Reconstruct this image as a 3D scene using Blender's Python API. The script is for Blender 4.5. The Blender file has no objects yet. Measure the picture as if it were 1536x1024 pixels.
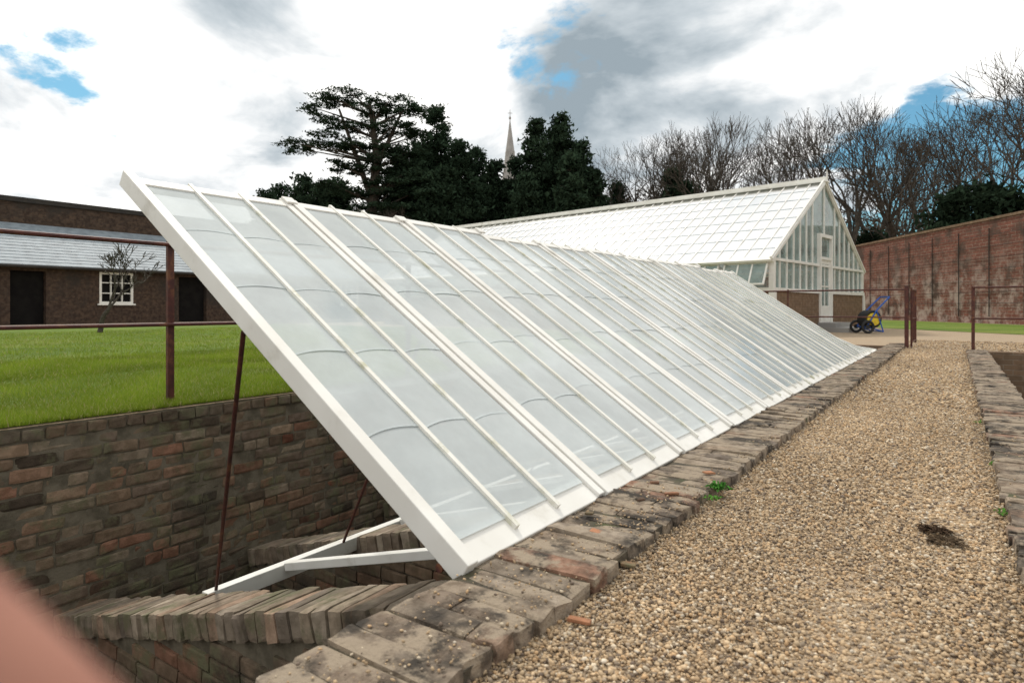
import bpy, math, random
import numpy as np
from mathutils import Vector, Matrix, noise
random.seed(7); rng=np.random.default_rng(7)
sc=bpy.context.scene
YAW=math.radians(34.9)
CH=0.68
# survey frame: side / ahead distances measured from the spot the photographer stands on
def site(side,ahead,z=0.0):
    return Vector((-math.sin(YAW)*ahead+math.cos(YAW)*side, math.cos(YAW)*ahead+math.sin(YAW)*side, z))

# ---------------------------------------------------------------- helpers
def link(o,parent=None):
    sc.collection.objects.link(o)
    if parent: o.parent=parent
    return o
def empty(name,loc=(0,0,0),rz=0):
    e=bpy.data.objects.new(name,None); e.location=loc; e.rotation_euler=(0,0,rz); e.empty_display_size=.2
    return link(e)
def mesh_np(name,V,F,C=None,mats=(),parent=None,smooth=False,MI=None):
    V=np.asarray(V,dtype=np.float32); F=np.asarray(F,dtype=np.int32); k=F.shape[1]
    me=bpy.data.meshes.new(name)
    me.vertices.add(len(V)); me.vertices.foreach_set("co",V.ravel())
    me.loops.add(F.size); me.loops.foreach_set("vertex_index",F.ravel())
    me.polygons.add(len(F)); me.polygons.foreach_set("loop_start",np.arange(0,F.size,k,dtype=np.int32))
    me.polygons.foreach_set("loop_total",np.full(len(F),k,dtype=np.int32))
    if smooth: me.polygons.foreach_set("use_smooth",np.ones(len(F),dtype=bool))
    me.update(calc_edges=True)
    if C is not None:
        at=me.color_attributes.new("Col",'FLOAT_COLOR','CORNER')
        c=np.ones((len(F),4),dtype=np.float32); c[:,:3]=C
        at.data.foreach_set("color",np.repeat(c,k,axis=0).ravel())
    for m in mats: me.materials.append(m)
    o=bpy.data.objects.new(name,me); return link(o,parent)
class MB:
    def __init__(s): s.V=[];s.F=[];s.C=[];s.M=[]
    def add(s,V,F,col=(1,1,1),mat=0):
        b=len(s.V); s.V.extend([tuple(v) for v in V])
        for f in F: s.F.append(tuple(i+b for i in f)); s.C.append(col); s.M.append(mat)
    def box(s,c,sz,R=None,col=(1,1,1),mat=0):
        hx,hy,hz=[a/2 for a in sz]
        P=[Vector((x*hx,y*hy,z*hz)) for x in(-1,1) for y in(-1,1) for z in(-1,1)]
        if R is not None: P=[R@p for p in P]
        c=Vector(c)
        s.add([p+c for p in P],[(0,1,3,2),(4,6,7,5),(0,4,5,1),(2,3,7,6),(0,2,6,4),(1,5,7,3)],col,mat)
    def mm(s,x0,x1,y0,y1,z0,z1,col=(1,1,1),mat=0):
        s.box(((x0+x1)/2,(y0+y1)/2,(z0+z1)/2),(x1-x0,y1-y0,z1-z0),None,col,mat)
    def beam(s,a,b,w,t,up=(0,0,1),col=(1,1,1),mat=0):
        a=Vector(a);b=Vector(b);d=(b-a);L=d.length;d.normalize()
        up=Vector(up); sd=d.cross(up)
        if sd.length<1e-4: sd=d.cross(Vector((0,1,0)))
        sd.normalize(); n=sd.cross(d)
        R=Matrix((d,sd,n)).transposed()
        s.box((a+b)/2,(L,w,t),R,col,mat)
    def tube(s,a,b,r0,r1=None,n=8,col=(1,1,1),mat=0,cap=True):
        if r1 is None:r1=r0
        a=Vector(a);b=Vector(b);d=(b-a).normalized()
        u=d.cross(Vector((0,0,1)) if abs(d.z)<.9 else Vector((1,0,0))).normalized(); v=d.cross(u)
        P=[]
        for p,r in((a,r0),(b,r1)):
            for i in range(n):
                t=2*math.pi*i/n; P.append(p+u*math.cos(t)*r+v*math.sin(t)*r)
        F=[(i,(i+1)%n,n+(i+1)%n,n+i) for i in range(n)]
        if cap: F+= [tuple(range(n-1,-1,-1)),tuple(range(n,2*n))]
        s.add(P,F,col,mat)
    def ring(s,c,ax,R,r,n=20,m=6,col=(1,1,1),mat=0):
        ax=Vector(ax).normalized(); u=ax.orthogonal().normalized(); v=ax.cross(u); c=Vector(c); P=[];F=[]
        for i in range(n):
            t=2*math.pi*i/n; e=u*math.cos(t)+v*math.sin(t)
            for j in range(m):
                q=2*math.pi*j/m; P.append(c+e*(R+r*math.cos(q))+ax*r*math.sin(q))
        for i in range(n):
            for j in range(m):
                F.append((i*m+j,((i+1)%n)*m+j,((i+1)%n)*m+(j+1)%m,i*m+(j+1)%m))
        s.add(P,F,col,mat)
    def obj(s,name,mats,parent=None,smooth=False,bevel=0):
        me=bpy.data.meshes.new(name); me.from_pydata(s.V,[],s.F); me.update()
        at=me.color_attributes.new("Col",'FLOAT_COLOR','CORNER')
        arr=[]
        for f,c in zip(s.F,s.C): arr.extend([c[0],c[1],c[2],1.0]*len(f))
        at.data.foreach_set("color",arr)
        for m in mats: me.materials.append(m)
        me.polygons.foreach_set("material_index",s.M)
        if smooth: me.polygons.foreach_set("use_smooth",[True]*len(s.F))
        o=bpy.data.objects.new(name,me); link(o,parent)
        if bevel:
            b=o.modifiers.new("Bevel",'BEVEL'); b.width=bevel; b.segments=2; b.limit_method='ANGLE'
        return o
# rounded brick template
def tmpl():
    idx={};P=[];F=[]
    def vid(k):
        if k not in idx: idx[k]=len(P);P.append(k)
        return idx[k]
    for ax in range(3):
        o=[a for a in range(3) if a!=ax]
        for sd in(0,3):
            for i in range(3):
                for j in range(3):
                    q=[]
                    for (a,b) in((i,j),(i+1,j),(i+1,j+1),(i,j+1)):
                        k=[0,0,0];k[ax]=sd;k[o[0]]=a;k[o[1]]=b;q.append(vid(tuple(k)))
                    flip=(sd==0)!=(ax==1)
                    F.append(tuple(q[::-1] if flip else q))
    return P,F
TP,TF=tmpl()
def brick(mb,c,h,r=.008,R=None,amp=.004,col=(1,1,1)):
    c=Vector(c);out=[]
    for k in TP:
        p=Vector([ (-h[a],-(h[a]-r)*.8,(h[a]-r)*.8,h[a])[k[a]] for a in range(3)])
        q=Vector([max(-(h[a]-r),min(h[a]-r,p[a])) for a in range(3)])
        d=p-q
        if d.length>1e-6: p=q+d.normalized()*r
        if R is not None:p=R@p
        w=p+c
        w=w+noise.noise_vector(w*14.0)*amp+noise.noise_vector(w*45.0)*amp*.6
        out.append(w)
    mb.add(out,TF,col)
# ---------------------------------------------------------------- materials
def new_mat(name):
    m=bpy.data.materials.new(name); m.use_nodes=True; nt=m.node_tree; nt.nodes.clear()
    out=nt.nodes.new("ShaderNodeOutputMaterial"); return m,nt,out
def N(nt,t,**kw):
    n=nt.nodes.new(t)
    for k,v in kw.items(): setattr(n,k,v)
    return n
def L(nt,a,b): nt.links.new(a,b)
def mixc(nt,fac,a,b,mode='MIX'):
    n=nt.nodes.new("ShaderNodeMix"); n.data_type='RGBA'; n.blend_type=mode
    for s,v in((n.inputs[0],fac),(n.inputs[6],a),(n.inputs[7],b)):
        if isinstance(v,(int,float)): s.default_value=v
        elif isinstance(v,(tuple,list)): s.default_value=(*v[:3],1)
        else: L(nt,v,s)
    return n.outputs[2]
def ramp(nt,src,lo,hi):
    n=nt.nodes.new("ShaderNodeMapRange"); n.interpolation_type='SMOOTHSTEP'
    n.inputs[1].default_value=lo;n.inputs[2].default_value=hi; L(nt,src,n.inputs[0]); return n.outputs[0]
def nz(nt,vec,scale,detail=4,rough=.55,dist=0):
    n=N(nt,"ShaderNodeTexNoise"); n.inputs["Scale"].default_value=scale;n.inputs["Detail"].default_value=detail;n.inputs["Roughness"].default_value=rough;n.inputs["Distortion"].default_value=dist
    L(nt,vec,n.inputs["Vector"]); return n.outputs["Fac"]
def coords(nt): return N(nt,"ShaderNodeTexCoord").outputs["Object"]
def bumpn(nt,h,st,dist=.01):
    b=N(nt,"ShaderNodeBump"); b.inputs["Strength"].default_value=st;b.inputs["Distance"].default_value=dist
    L(nt,h,b.inputs["Height"]); return b.outputs["Normal"]
def surf(name,c1,c2,scale=5,rough=.8,bump=.3,bs=40,bd=.004,dirt=None,dscale=1.5,dlo=.5,dhi=.7,attr=False,spec=.3,d2=None,metal=0):
    m,nt,out=new_mat(name); co=coords(nt)
    col=mixc(nt,ramp(nt,nz(nt,co,scale,3),.35,.65),c1,c2)
    if attr:
        a=N(nt,"ShaderNodeVertexColor",layer_name="Col"); col=mixc(nt,1,a.outputs[0],col,'MULTIPLY')
    if dirt: col=mixc(nt,ramp(nt,nz(nt,co,dscale,5,.65),dlo,dhi),col,dirt)
    if d2: col=mixc(nt,ramp(nt,nz(nt,co,dscale*2.7,5,.7),dlo,dhi),col,d2)
    p=N(nt,"ShaderNodeBsdfPrincipled"); L(nt,col,p.inputs["Base Color"])
    p.inputs["Roughness"].default_value=rough; p.inputs["Specular IOR Level"].default_value=spec; p.inputs["Metallic"].default_value=metal
    L(nt,bumpn(nt,nz(nt,co,bs,3,.7),bump,bd),p.inputs["Normal"]); L(nt,p.outputs[0],out.inputs[0]); return m
def brickmat(name,cA,cB,mortar,bw=.225,bh=.075,dirt=None,dlo=.45,dhi=.65,dscale=.6,wash=None,wz=(1,3),ms=.006):
    m,nt,out=new_mat(name); co=coords(nt)
    s=N(nt,"ShaderNodeSeparateXYZ"); L(nt,co,s.inputs[0])
    ad=N(nt,"ShaderNodeMath",operation='ADD'); L(nt,s.outputs[0],ad.inputs[0]);L(nt,s.outputs[1],ad.inputs[1])
    cb=N(nt,"ShaderNodeCombineXYZ"); L(nt,ad.outputs[0],cb.inputs[0]);L(nt,s.outputs[2],cb.inputs[1])
    b=N(nt,"ShaderNodeTexBrick"); L(nt,cb.outputs[0],b.inputs["Vector"])
    b.inputs["Scale"].default_value=1; b.inputs["Brick Width"].default_value=bw;b.inputs["Row Height"].default_value=bh
    b.inputs["Mortar Size"].default_value=ms;b.inputs["Mortar Smooth"].default_value=.3
    b.inputs["Color1"].default_value=(*cA,1);b.inputs["Color2"].default_value=(*cB,1);b.inputs["Mortar"].default_value=(*mortar,1)
    col=mixc(nt,ramp(nt,nz(nt,co,7,4),.3,.75),b.outputs["Color"],tuple(x*.55 for x in cA))
    if dirt: col=mixc(nt,ramp(nt,nz(nt,co,dscale,6,.65),dlo,dhi),col,dirt)
    if wash:
        mr=N(nt,"ShaderNodeMapRange",interpolation_type='SMOOTHSTEP'); mr.inputs[1].default_value=wz[1];mr.inputs[2].default_value=wz[0]; L(nt,s.outputs[2],mr.inputs[0])
        mu=N(nt,"ShaderNodeMath",operation='MULTIPLY'); L(nt,mr.outputs[0],mu.inputs[0]); L(nt,ramp(nt,nz(nt,co,1.3,7,.75),.44,.62),mu.inputs[1])
        col=mixc(nt,mu.outputs[0],col,wash)
    p=N(nt,"ShaderNodeBsdfPrincipled"); L(nt,col,p.inputs["Base Color"]); p.inputs["Roughness"].default_value=.9; p.inputs["Specular IOR Level"].default_value=.15
    h=N(nt,"ShaderNodeMath",operation='SUBTRACT'); L(nt,nz(nt,co,30,3),h.inputs[0]); L(nt,b.outputs["Fac"],h.inputs[1])
    L(nt,bumpn(nt,h.outputs[0],.6,.008),p.inputs["Normal"]); L(nt,p.outputs[0],out.inputs[0]); return m

M_white=surf("white_paint",(.77,.755,.71),(.70,.68,.63),3,.45,.15,60,.002,dirt=(.50,.47,.40),dscale=4,dlo=.54,dhi=.80)
M_whitemoss=surf("white_paint_mossy",(.76,.745,.69),(.69,.67,.60),3,.5,.2,60,.002,dirt=(.48,.47,.34),dscale=7,dlo=.54,dhi=.72)
M_rust=surf("rusty_iron_paint",(.095,.030,.022),(.06,.022,.018),20,.55,.3,120,.001,dirt=(.16,.065,.03),dscale=12)
M_brickind=surf("weathered_brick",(1,1,1),(.70,.69,.66),18,.9,.8,70,.005,attr=True,dirt=(.055,.045,.032),dscale=1.8,dlo=.47,dhi=.68,d2=(.13,.125,.07))
M_coping=surf("coping_brick",(1,1,1),(.58,.55,.52),24,.9,1.0,75,.007,attr=True,dirt=(.036,.029,.022),dscale=3.6,dlo=.46,dhi=.60,d2=(.27,.215,.155))
M_mortar=surf("mortar_earth",(.11,.09,.06),(.055,.046,.034),14,.95,.8,70,.006,dirt=(.06,.07,.025),dscale=5)
M_wallmortar=surf("lime_mortar",(.17,.145,.105),(.10,.085,.06),10,.95,.7,60,.006,dirt=(.05,.045,.03),dscale=1.7)
M_pitfloor=surf("pit_soil",(.06,.05,.035),(.035,.03,.022),6,.95,.9,25,.03,dirt=(.05,.06,.02),dscale=2)
M_gravelbase=surf("gravel_ground",(.44,.335,.225),(.27,.20,.135),60,.95,1.0,110,.01,dirt=(.35,.275,.19),dscale=1.2)
M_lawn=surf("lawn_turf",(.145,.215,.02),(.10,.165,.015),.9,.9,1.0,90,.03,dirt=(.19,.23,.035),dscale=.35,dlo=.45,dhi=.65)
M_darkbrick=brickmat("dark_brick",(.070,.047,.036),(.11,.07,.048),(.07,.06,.05),.225,.075,dirt=(.042,.035,.03))
M_redbrick=brickmat("red_garden_brick",(.25,.10,.072),(.155,.068,.05),(.26,.20,.16),.45,.15,dirt=(.085,.055,.043),dlo=.46,dhi=.64,dscale=.9,wash=(.36,.28,.24),wz=(1.2,3.8),ms=.018)
M_ghbrick=brickmat("greenhouse_brick",(.25,.16,.10),(.17,.115,.075),(.25,.2,.15))
M_slate=surf("slate",(.24,.28,.31),(.18,.21,.235),3,.6,.3,8,.02)
M_dark=surf("dark_coping",(.03,.027,.025),(.04,.035,.03),3,.9)
M_interior=surf("interior_dark",(.008,.007,.007),(.012,.011,.010),3,.9,spec=.1)  # near-black colour carries the shade inside the outbuilding
M_stone=surf("spire_stone",(.34,.33,.31),(.26,.25,.24),.5,.9)
M_bark=surf("bark",(.075,.062,.048),(.04,.034,.027),3,.95)
M_blue=surf("blue_paint",(.02,.10,.42),(.015,.08,.33),9,.4)
M_yellow=surf("yellow_plastic",(.75,.55,.04),(.6,.42,.03),9,.45)
M_rubber=surf("rubber",(.02,.02,.02),(.03,.03,.03),9,.7)
M_skin=surf("skin",(.36,.165,.115),(.31,.135,.095),60,.5,.2,300,.0006)
def shaded_glass(name,tr=.25,col=(.80,.86,.86),ts=.5,rough=.12,var=.88):
    m,nt,out=new_mat(name); co=coords(nt)
    c=mixc(nt,ramp(nt,nz(nt,co,2.6,6,.65,.4),.3,.7),col,tuple(x*var for x in col))
    a=N(nt,"ShaderNodeVertexColor",layer_name="Col"); c=mixc(nt,1,c,a.outputs[0],'MULTIPLY')
    d=N(nt,"ShaderNodeBsdfDiffuse"); L(nt,c,d.inputs[0]); t=N(nt,"ShaderNodeBsdfTranslucent"); L(nt,c,t.inputs[0])
    m1=N(nt,"ShaderNodeMixShader"); m1.inputs[0].default_value=ts; L(nt,d.outputs[0],m1.inputs[1]);L(nt,t.outputs[0],m1.inputs[2])
    tp=N(nt,"ShaderNodeBsdfTransparent"); tp.inputs[0].default_value=(.93,.97,.97,1)
    mr=N(nt,"ShaderNodeMapRange"); mr.inputs[3].default_value=tr*.5; mr.inputs[4].default_value=tr*1.5; mr.inputs[1].default_value=.3;mr.inputs[2].default_value=.7
    L(nt,nz(nt,co,1.6,5,.65),mr.inputs[0])
    m2=N(nt,"ShaderNodeMixShader"); L(nt,mr.outputs[0],m2.inputs[0]); L(nt,m1.outputs[0],m2.inputs[1]);L(nt,tp.outputs[0],m2.inputs[2])
    g=N(nt,"ShaderNodeBsdfGlossy"); g.inputs["Roughness"].default_value=rough
    fr=N(nt,"ShaderNodeFresnel"); fr.inputs[0].default_value=1.5
    m3=N(nt,"ShaderNodeMixShader"); L(nt,fr.outputs[0],m3.inputs[0]); L(nt,m2.outputs[0],m3.inputs[1]);L(nt,g.outputs[0],m3.inputs[2])
    L(nt,m3.outputs[0],out.inputs[0]); return m
M_shade=shaded_glass("shaded_glass",.24,(.87,.935,.94),.38,.07,.88)
M_roofglass=shaded_glass("roof_glass",.14,(.60,.70,.73),.35,.14,.88)
M_clear=shaded_glass("clear_glass",.50,(.42,.58,.56),.5,.03)
def leafmat(name,base):
    m,nt,out=new_mat(name); a=N(nt,"ShaderNodeVertexColor",layer_name="Col")
    c=mixc(nt,1,a.outputs[0],base,'MULTIPLY')
    d=N(nt,"ShaderNodeBsdfDiffuse"); L(nt,c,d.inputs[0]); t=N(nt,"ShaderNodeBsdfTranslucent"); L(nt,c,t.inputs[0])
    m1=N(nt,"ShaderNodeMixShader"); m1.inputs[0].default_value=.2; L(nt,d.outputs[0],m1.inputs[1]);L(nt,t.outputs[0],m1.inputs[2]); L(nt,m1.outputs[0],out.inputs[0]); return m
M_conifer=leafmat("conifer_needles",(.024,.040,.024))
M_twig=leafmat("twig_haze",(.075,.058,.042))
M_grass=leafmat("grass_blades",(1,1,1))
def attrmat(name,rough=.85):
    m,nt,out=new_mat(name); a=N(nt,"ShaderNodeVertexColor",layer_name="Col")
    p=N(nt,"ShaderNodeBsdfPrincipled"); L(nt,a.outputs[0],p.inputs["Base Color"]); p.inputs["Roughness"].default_value=rough; p.inputs["Specular IOR Level"].default_value=.2
    L(nt,p.outputs[0],out.inputs[0]); return m
M_pebble=attrmat("gravel_stone")

# ---------------------------------------------------------------- ground
xs=[-500,-4.35,-1.0,.36,3.6,500]; ys=[-400,-4,11.8,12.6,600]
mb=MB()
for i in range(5):
    for j in range(4):
        if i==1 and j in(1,2): continue
        if i==3 and j==1: continue
        z=0
        mb.add([(xs[i],ys[j],z),(xs[i+1],ys[j],z),(xs[i+1],ys[j+1],z),(xs[i],ys[j+1],z)],[(0,1,2,3)])
mb.obj("ground",[M_gravelbase])
mb=MB(); mb.add([(-25,-60,.022),(-4.40,-60,.022),(-4.40,16,.022),(-25,16,.022)],[(0,1,2,3)])
mb.add([(-2.1,24.9,.008),(1.4,20.7,.008),(14,5.6,.008),(22,2,.008),(1.9,33.0,.008),(-4.9,44.3,.008),(-7,44,.008)],[(0,1,2,3,4,5,6)])
mb.obj("lawn",[M_lawn])
# grass blades
def blades(n,x0,x1,y0,y1,h,w,z=.02):
    x=x1-(x1-x0)*rng.random(n)**1.5; y=y0+(y1-y0)*rng.random(n)
    a=rng.random(n)*2*np.pi; hh=h*(.5+rng.random(n)); ww=w*(.6+.8*rng.random(n))
    patch=(.5+.5*np.sin(x*3.1+np.sin(y*2.3)*2)*np.sin(y*2.7+x))
    hh*=.7+.6*patch
    dx=np.cos(a)*ww;dy=np.sin(a)*ww; lean=hh[:,None]*rng.normal(0,.45,(n,2))
    b=np.stack([x,y,np.full(n,z-.004)],1)
    A=b.copy();A[:,0]-=dx;A[:,1]-=dy;B=b.copy();B[:,0]+=dx;B[:,1]+=dy
    T=b.copy();T[:,0]+=lean[:,0];T[:,1]+=lean[:,1];T[:,2]+=hh
    V=np.stack([A,B,T],1).reshape(-1,3); F=np.arange(3*n).reshape(-1,3)
    t=rng.random(n)[:,None]
    C=np.array([.16,.25,.02])*(1-t)+np.array([.29,.35,.05])*t
    C=C*(.68+.42*patch[:,None]); dry=rng.random(n)<.07; C[dry]=[.40,.34,.16]
    return V,F,C
P1=blades(240000,-9.5,-4.33,-.5,9,.034,.0024); P2=blades(110000,-20,-7,-1,15.5,.045,.004)
V=np.concatenate([P1[0],P2[0]]);F=np.concatenate([P1[1],P2[1]+len(P1[0])]);C=np.concatenate([P1[2],P2[2]])
mesh_np("grass",V,F,C,[M_grass])
# ---------------------------------------------------------------- gravel stones on the path
phi=(1+5**.5)/2
ico=np.array([(-1,phi,0),(1,phi,0),(-1,-phi,0),(1,-phi,0),(0,-1,phi),(0,1,phi),(0,-1,-phi),(0,1,-phi),(phi,0,-1),(phi,0,1),(-phi,0,-1),(-phi,0,1)])
ico/=np.linalg.norm(ico[0])
icf=np.array([(0,11,5),(0,5,1),(0,1,7),(0,7,10),(0,10,11),(1,5,9),(5,11,4),(11,10,2),(10,7,6),(7,1,8),(3,9,4),(3,4,2),(3,2,6),(3,6,8),(3,8,9),(4,9,5),(2,4,11),(6,2,10),(8,6,7),(9,8,1)])
PAL=np.array([(.53,.395,.25),(.45,.325,.20),(.58,.48,.35),(.37,.26,.155),(.29,.225,.16),(.60,.52,.41),(.49,.325,.18),(.16,.12,.09),(.53,.385,.235)])
PW=np.array([.2,.2,.10,.15,.12,.03,.10,.09,.07]); PW/=PW.sum()
def stones(n,x0,x1,y0,y1,r0,r1,z=0.0):
    x=x0+(x1-x0)*rng.random(n); y=y0+(y1-y0)*rng.random(n)
    r=r0+(r1-r0)*rng.random(n)**2.2
    v=ico[None]*(.72+.5*rng.random((n,12,1)))
    v=v*np.stack([.8+.6*rng.random(n),.8+.4*rng.random(n),.5+.3*rng.random(n)],1)[:,None]
    a=rng.random(n)*2*np.pi; t=rng.normal(0,.55,n)
    ct,st=np.cos(t)[:,None],np.sin(t)[:,None]
    X=v[...,0]*ct-v[...,2]*st; Z=v[...,0]*st+v[...,2]*ct; Y=v[...,1]
    ca,sa=np.cos(a)[:,None],np.sin(a)[:,None]
    v=np.stack([X*ca-Y*sa,X*sa+Y*ca,Z],2)*r[:,None,None]
    v[...,0]+=x[:,None];v[...,1]+=y[:,None];v[...,2]+=(z+r*.35+rng.random(n)*.005+.004*np.sin(x*9+y*2)*np.sin(y*3.1))[:,None]
    F=(icf[None]+(np.arange(n)*12)[:,None,None]).reshape(-1,3)
    dark_patch=.45*np.exp(-(((x+.035)/.05)**2+((y-2.27)/.12)**2))  # stones get darker around the leaf clump
    c=PAL[rng.choice(len(PAL),n,p=PW)]*(.70+.42*rng.random((n,1)))*(1-dark_patch[:,None])*(1-.10*(np.sin(x*5+1)*np.sin(y*1.9))[:,None]-.10*np.exp(-((x+.70)/.07)**2)[:,None]*2-.2*np.exp(-((x-.13)/.05)**2)[:,None])
    return v.reshape(-1,3),F,np.repeat(c,20,axis=0)
parts=[stones(56000,-.73,.14,.2,2.4,.0023,.0063),stones(32000,-.73,.14,2.4,5.2,.003,.0078),stones(17000,-.73,.14,5.2,12.5,.005,.012),
       stones(900,-.98,-.72,.2,2.2,.0015,.005,.038),stones(500,-.80,-.72,.2,5,.0015,.005,.038),stones(300,.14,.38,.8,4,.0015,.005,.034),stones(5000,-.8,3.0,12.6,16,.008,.016)]
off=0;VV=[];FF=[];CC=[]
for v,f,c in parts: VV.append(v);FF.append(f+off);CC.append(c);off+=len(v)
mesh_np("gravel_path",np.concatenate(VV),np.concatenate(FF),np.concatenate(CC),[M_pebble])

# ---------------------------------------------------------------- brickwork
BC=[(.26,.175,.115),(.22,.155,.105),(.28,.20,.135),(.20,.145,.10),(.24,.18,.125),(.29,.175,.115),(.18,.13,.095),(.27,.21,.15),(.27,.14,.09)]
BK=[(.235,.18,.13),(.21,.16,.118),(.26,.205,.15),(.19,.15,.112),(.225,.18,.135),(.27,.185,.13),(.17,.135,.105),(.27,.22,.168)]
def bc(f=1.0,P=BC):
    c=random.choice(P);k=f*random.uniform(.78,1.2);return tuple(x*k for x in c)
def rz(a): return Matrix.Rotation(a,3,'Z')
def coping(name,x0,x1,y0,y1,ztop):
    mb=MB(); y=y0
    while y<y1:
        w=random.uniform(.066,.090)
        cx=(x0+x1)/2+random.uniform(-.010,.010)
        col=bc(1.12,BK)
        if random.random()<.07: col=(.29,.165,.11)
        zz=ztop+random.uniform(-.008,.004)
        if random.random()<.22:
            m=cx+random.uniform(-.07,.07)
            for a,b in((x0,m-.001),(m+.001,x1)):
                brick(mb,((a+b)/2,y+w/2,zz-.04+random.uniform(-.003,.003)),((b-a)/2,w/2-.0004,.04),.008,rz(random.uniform(-.03,.03)),.010,bc(1.12,BK))
        else:
            R=rz(random.uniform(-.03,.03))@Matrix.Rotation(random.uniform(-.02,.02),3,'Y')
            brick(mb,(cx,y+w/2,zz-.04),((x1-x0)/2,w/2-.0004,.04),.008,R,.010,col)
        y+=w
    p=empty(name)
    mb.obj("coping_bricks",[M_coping],p)
    m2=MB(); m2.mm(x0+.012,x1-.010,y0,y1,-1.5,ztop-.009); m2.obj("wall_core",[M_mortar],p)
    return p
coping("brick_coping_wall",-1.0,-.71,-1.0,13.6,.04)
coping("brick_coping_wall",.135,.40,-1.0,12.2,.035)
p=empty("brick_retaining_wall"); mb=MB()
rows=20; bh=.077
for r in range(rows):
    z=-.005-bh*(r+.5); hdr=(r%4==0)
    y=-.6+random.uniform(0,.1)
    while y<12.5:
        w=(.112 if (hdr or random.random()<.25) else .226)*random.uniform(.92,1.08)
        k=.98
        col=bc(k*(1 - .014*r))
        if random.random()<.015: col=(.30,.12,.07)
        if random.random()<.12: col=tuple(x*.45 for x in col)
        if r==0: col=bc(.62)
        brick(mb,(-4.40+random.uniform(-.007,.006)+(.012 if r==0 else 0),y+w/2,z+random.uniform(-.003,.003)),(.055,w/2-.0035,bh/2-.0035),.010,Matrix.Rotation(random.uniform(-.012,.012),3,'X'),.008,col)
        y+=w
mb.obj("wall_bricks",[M_brickind],p)
m2=MB(); m2.mm(-4.62,-4.351,-6,12.6,-1.6,-.002); m2.obj("wall_core",[M_wallmortar],p)
# pit shells
mb=MB()
mb.add([(-4.4,-6,-1.5),(-.95,-6,-1.5),(-.95,12.7,-1.5),(-4.4,12.7,-1.5)],[(0,1,2,3)])
mb.add([(.3,-6,-1.1),(3.7,-6,-1.1),(3.7,12,-1.1),(.3,12,-1.1)],[(0,1,2,3)])
mb.obj("pit_floor",[M_pitfloor])
mb=MB(); mb.mm(-4.35,-1.0,12.6,12.8,-1.5,.03); mb.mm(-4.35,-1.0,-4.2,-4,-1.5,.0)
mb.mm(.4,3.6,11.8,12.05,-1.2,.03); mb.mm(3.6,3.85,-4,11.8,-1.2,.03)
mb.obj("pit_end_wall",[M_ghbrick])
mb=MB()
for q in range(60):
    brick(mb,(random.uniform(-4.2,-1.2),random.uniform(.3,1.45),-1.5+random.uniform(.0,.08)),(random.uniform(.04,.11),random.uniform(.03,.055),.035),.01,rz(random.random()*6)@Matrix.Rotation(random.uniform(-.4,.4),3,'X'),.008,bc(.8))
mb.obj("brick_rubble",[M_brickind])
# sloping cross walls in the pit
SL=.285; ang=math.atan(SL)
def zt(x): return -.34+SL*(x+1.58)
RY=Matrix.Rotation(-ang,3,'Y')
yy=1.52; k=0
while yy<12:
    p=empty("sloping_brick_cross_wall"); mb=MB(); 
    x=-4.34
    while x<-1.02:
        w=random.uniform(.066,.082)*math.cos(ang)
        R=RY@Matrix.Rotation(random.uniform(-.05,.05),3,'Z')
        brick(mb,(x+w/2,yy+.14+random.uniform(-.010,.010),zt(x+w/2)-.06+random.uniform(-.006,.003)),(w/2/math.cos(ang)-.0012,.14,.06),.009,R,.009,bc(1.2,BK))
        x+=w
    if k<3:
        r=0
        while -.13-r*.077>-1.5:
            z=-.2-r*.077; x=-4.34+random.uniform(0,.1)
            while x<-1.05:
                w=.225*random.uniform(.95,1.05)
                if z<zt(x)-.15: brick(mb,(x+w/2,yy+.07,z),(w/2-.004,.055,.035),.007,None,.006,bc(.75))
                x+=w
            r+=1
    mb.obj("cross_wall_bricks",[M_brickind],p)
    m2=MB(); m2.add([(-4.34,yy+.03,-1.5),(-1.0,yy+.03,-1.5),(-1.0,yy+.03,zt(-1)-.02),(-4.34,yy+.03,zt(-4.34)-.02),
                     (-4.34,yy+.25,-1.5),(-1.0,yy+.25,-1.5),(-1.0,yy+.25,zt(-1)-.02),(-4.34,yy+.25,zt(-4.34)-.02)],
                    [(0,1,2,3),(5,4,7,6),(3,2,6,7),(0,3,7,4),(1,5,6,2)])
    m2.obj("cross_wall_core",[M_wallmortar],p)
    yy+=1.35 if k>0 else 1.25; k+=1
# white timber sub frame lying on cross walls
p=empty("timber_frame"); mb=MB()
bx=-3.17
mb.beam((bx,1.78,zt(bx)-.032),(bx,11.6,zt(bx)-.032),.055,.085)
y=2.26
while y<11.5:
    mb.beam((bx+.032,y,zt(bx+.032)-.012),(-1.03,y,zt(-1.03)-.012),.06,.045,up=(0,0,1)); y+=.92
mb.obj("timber_rails",[M_white],p,bevel=.004)

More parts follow.
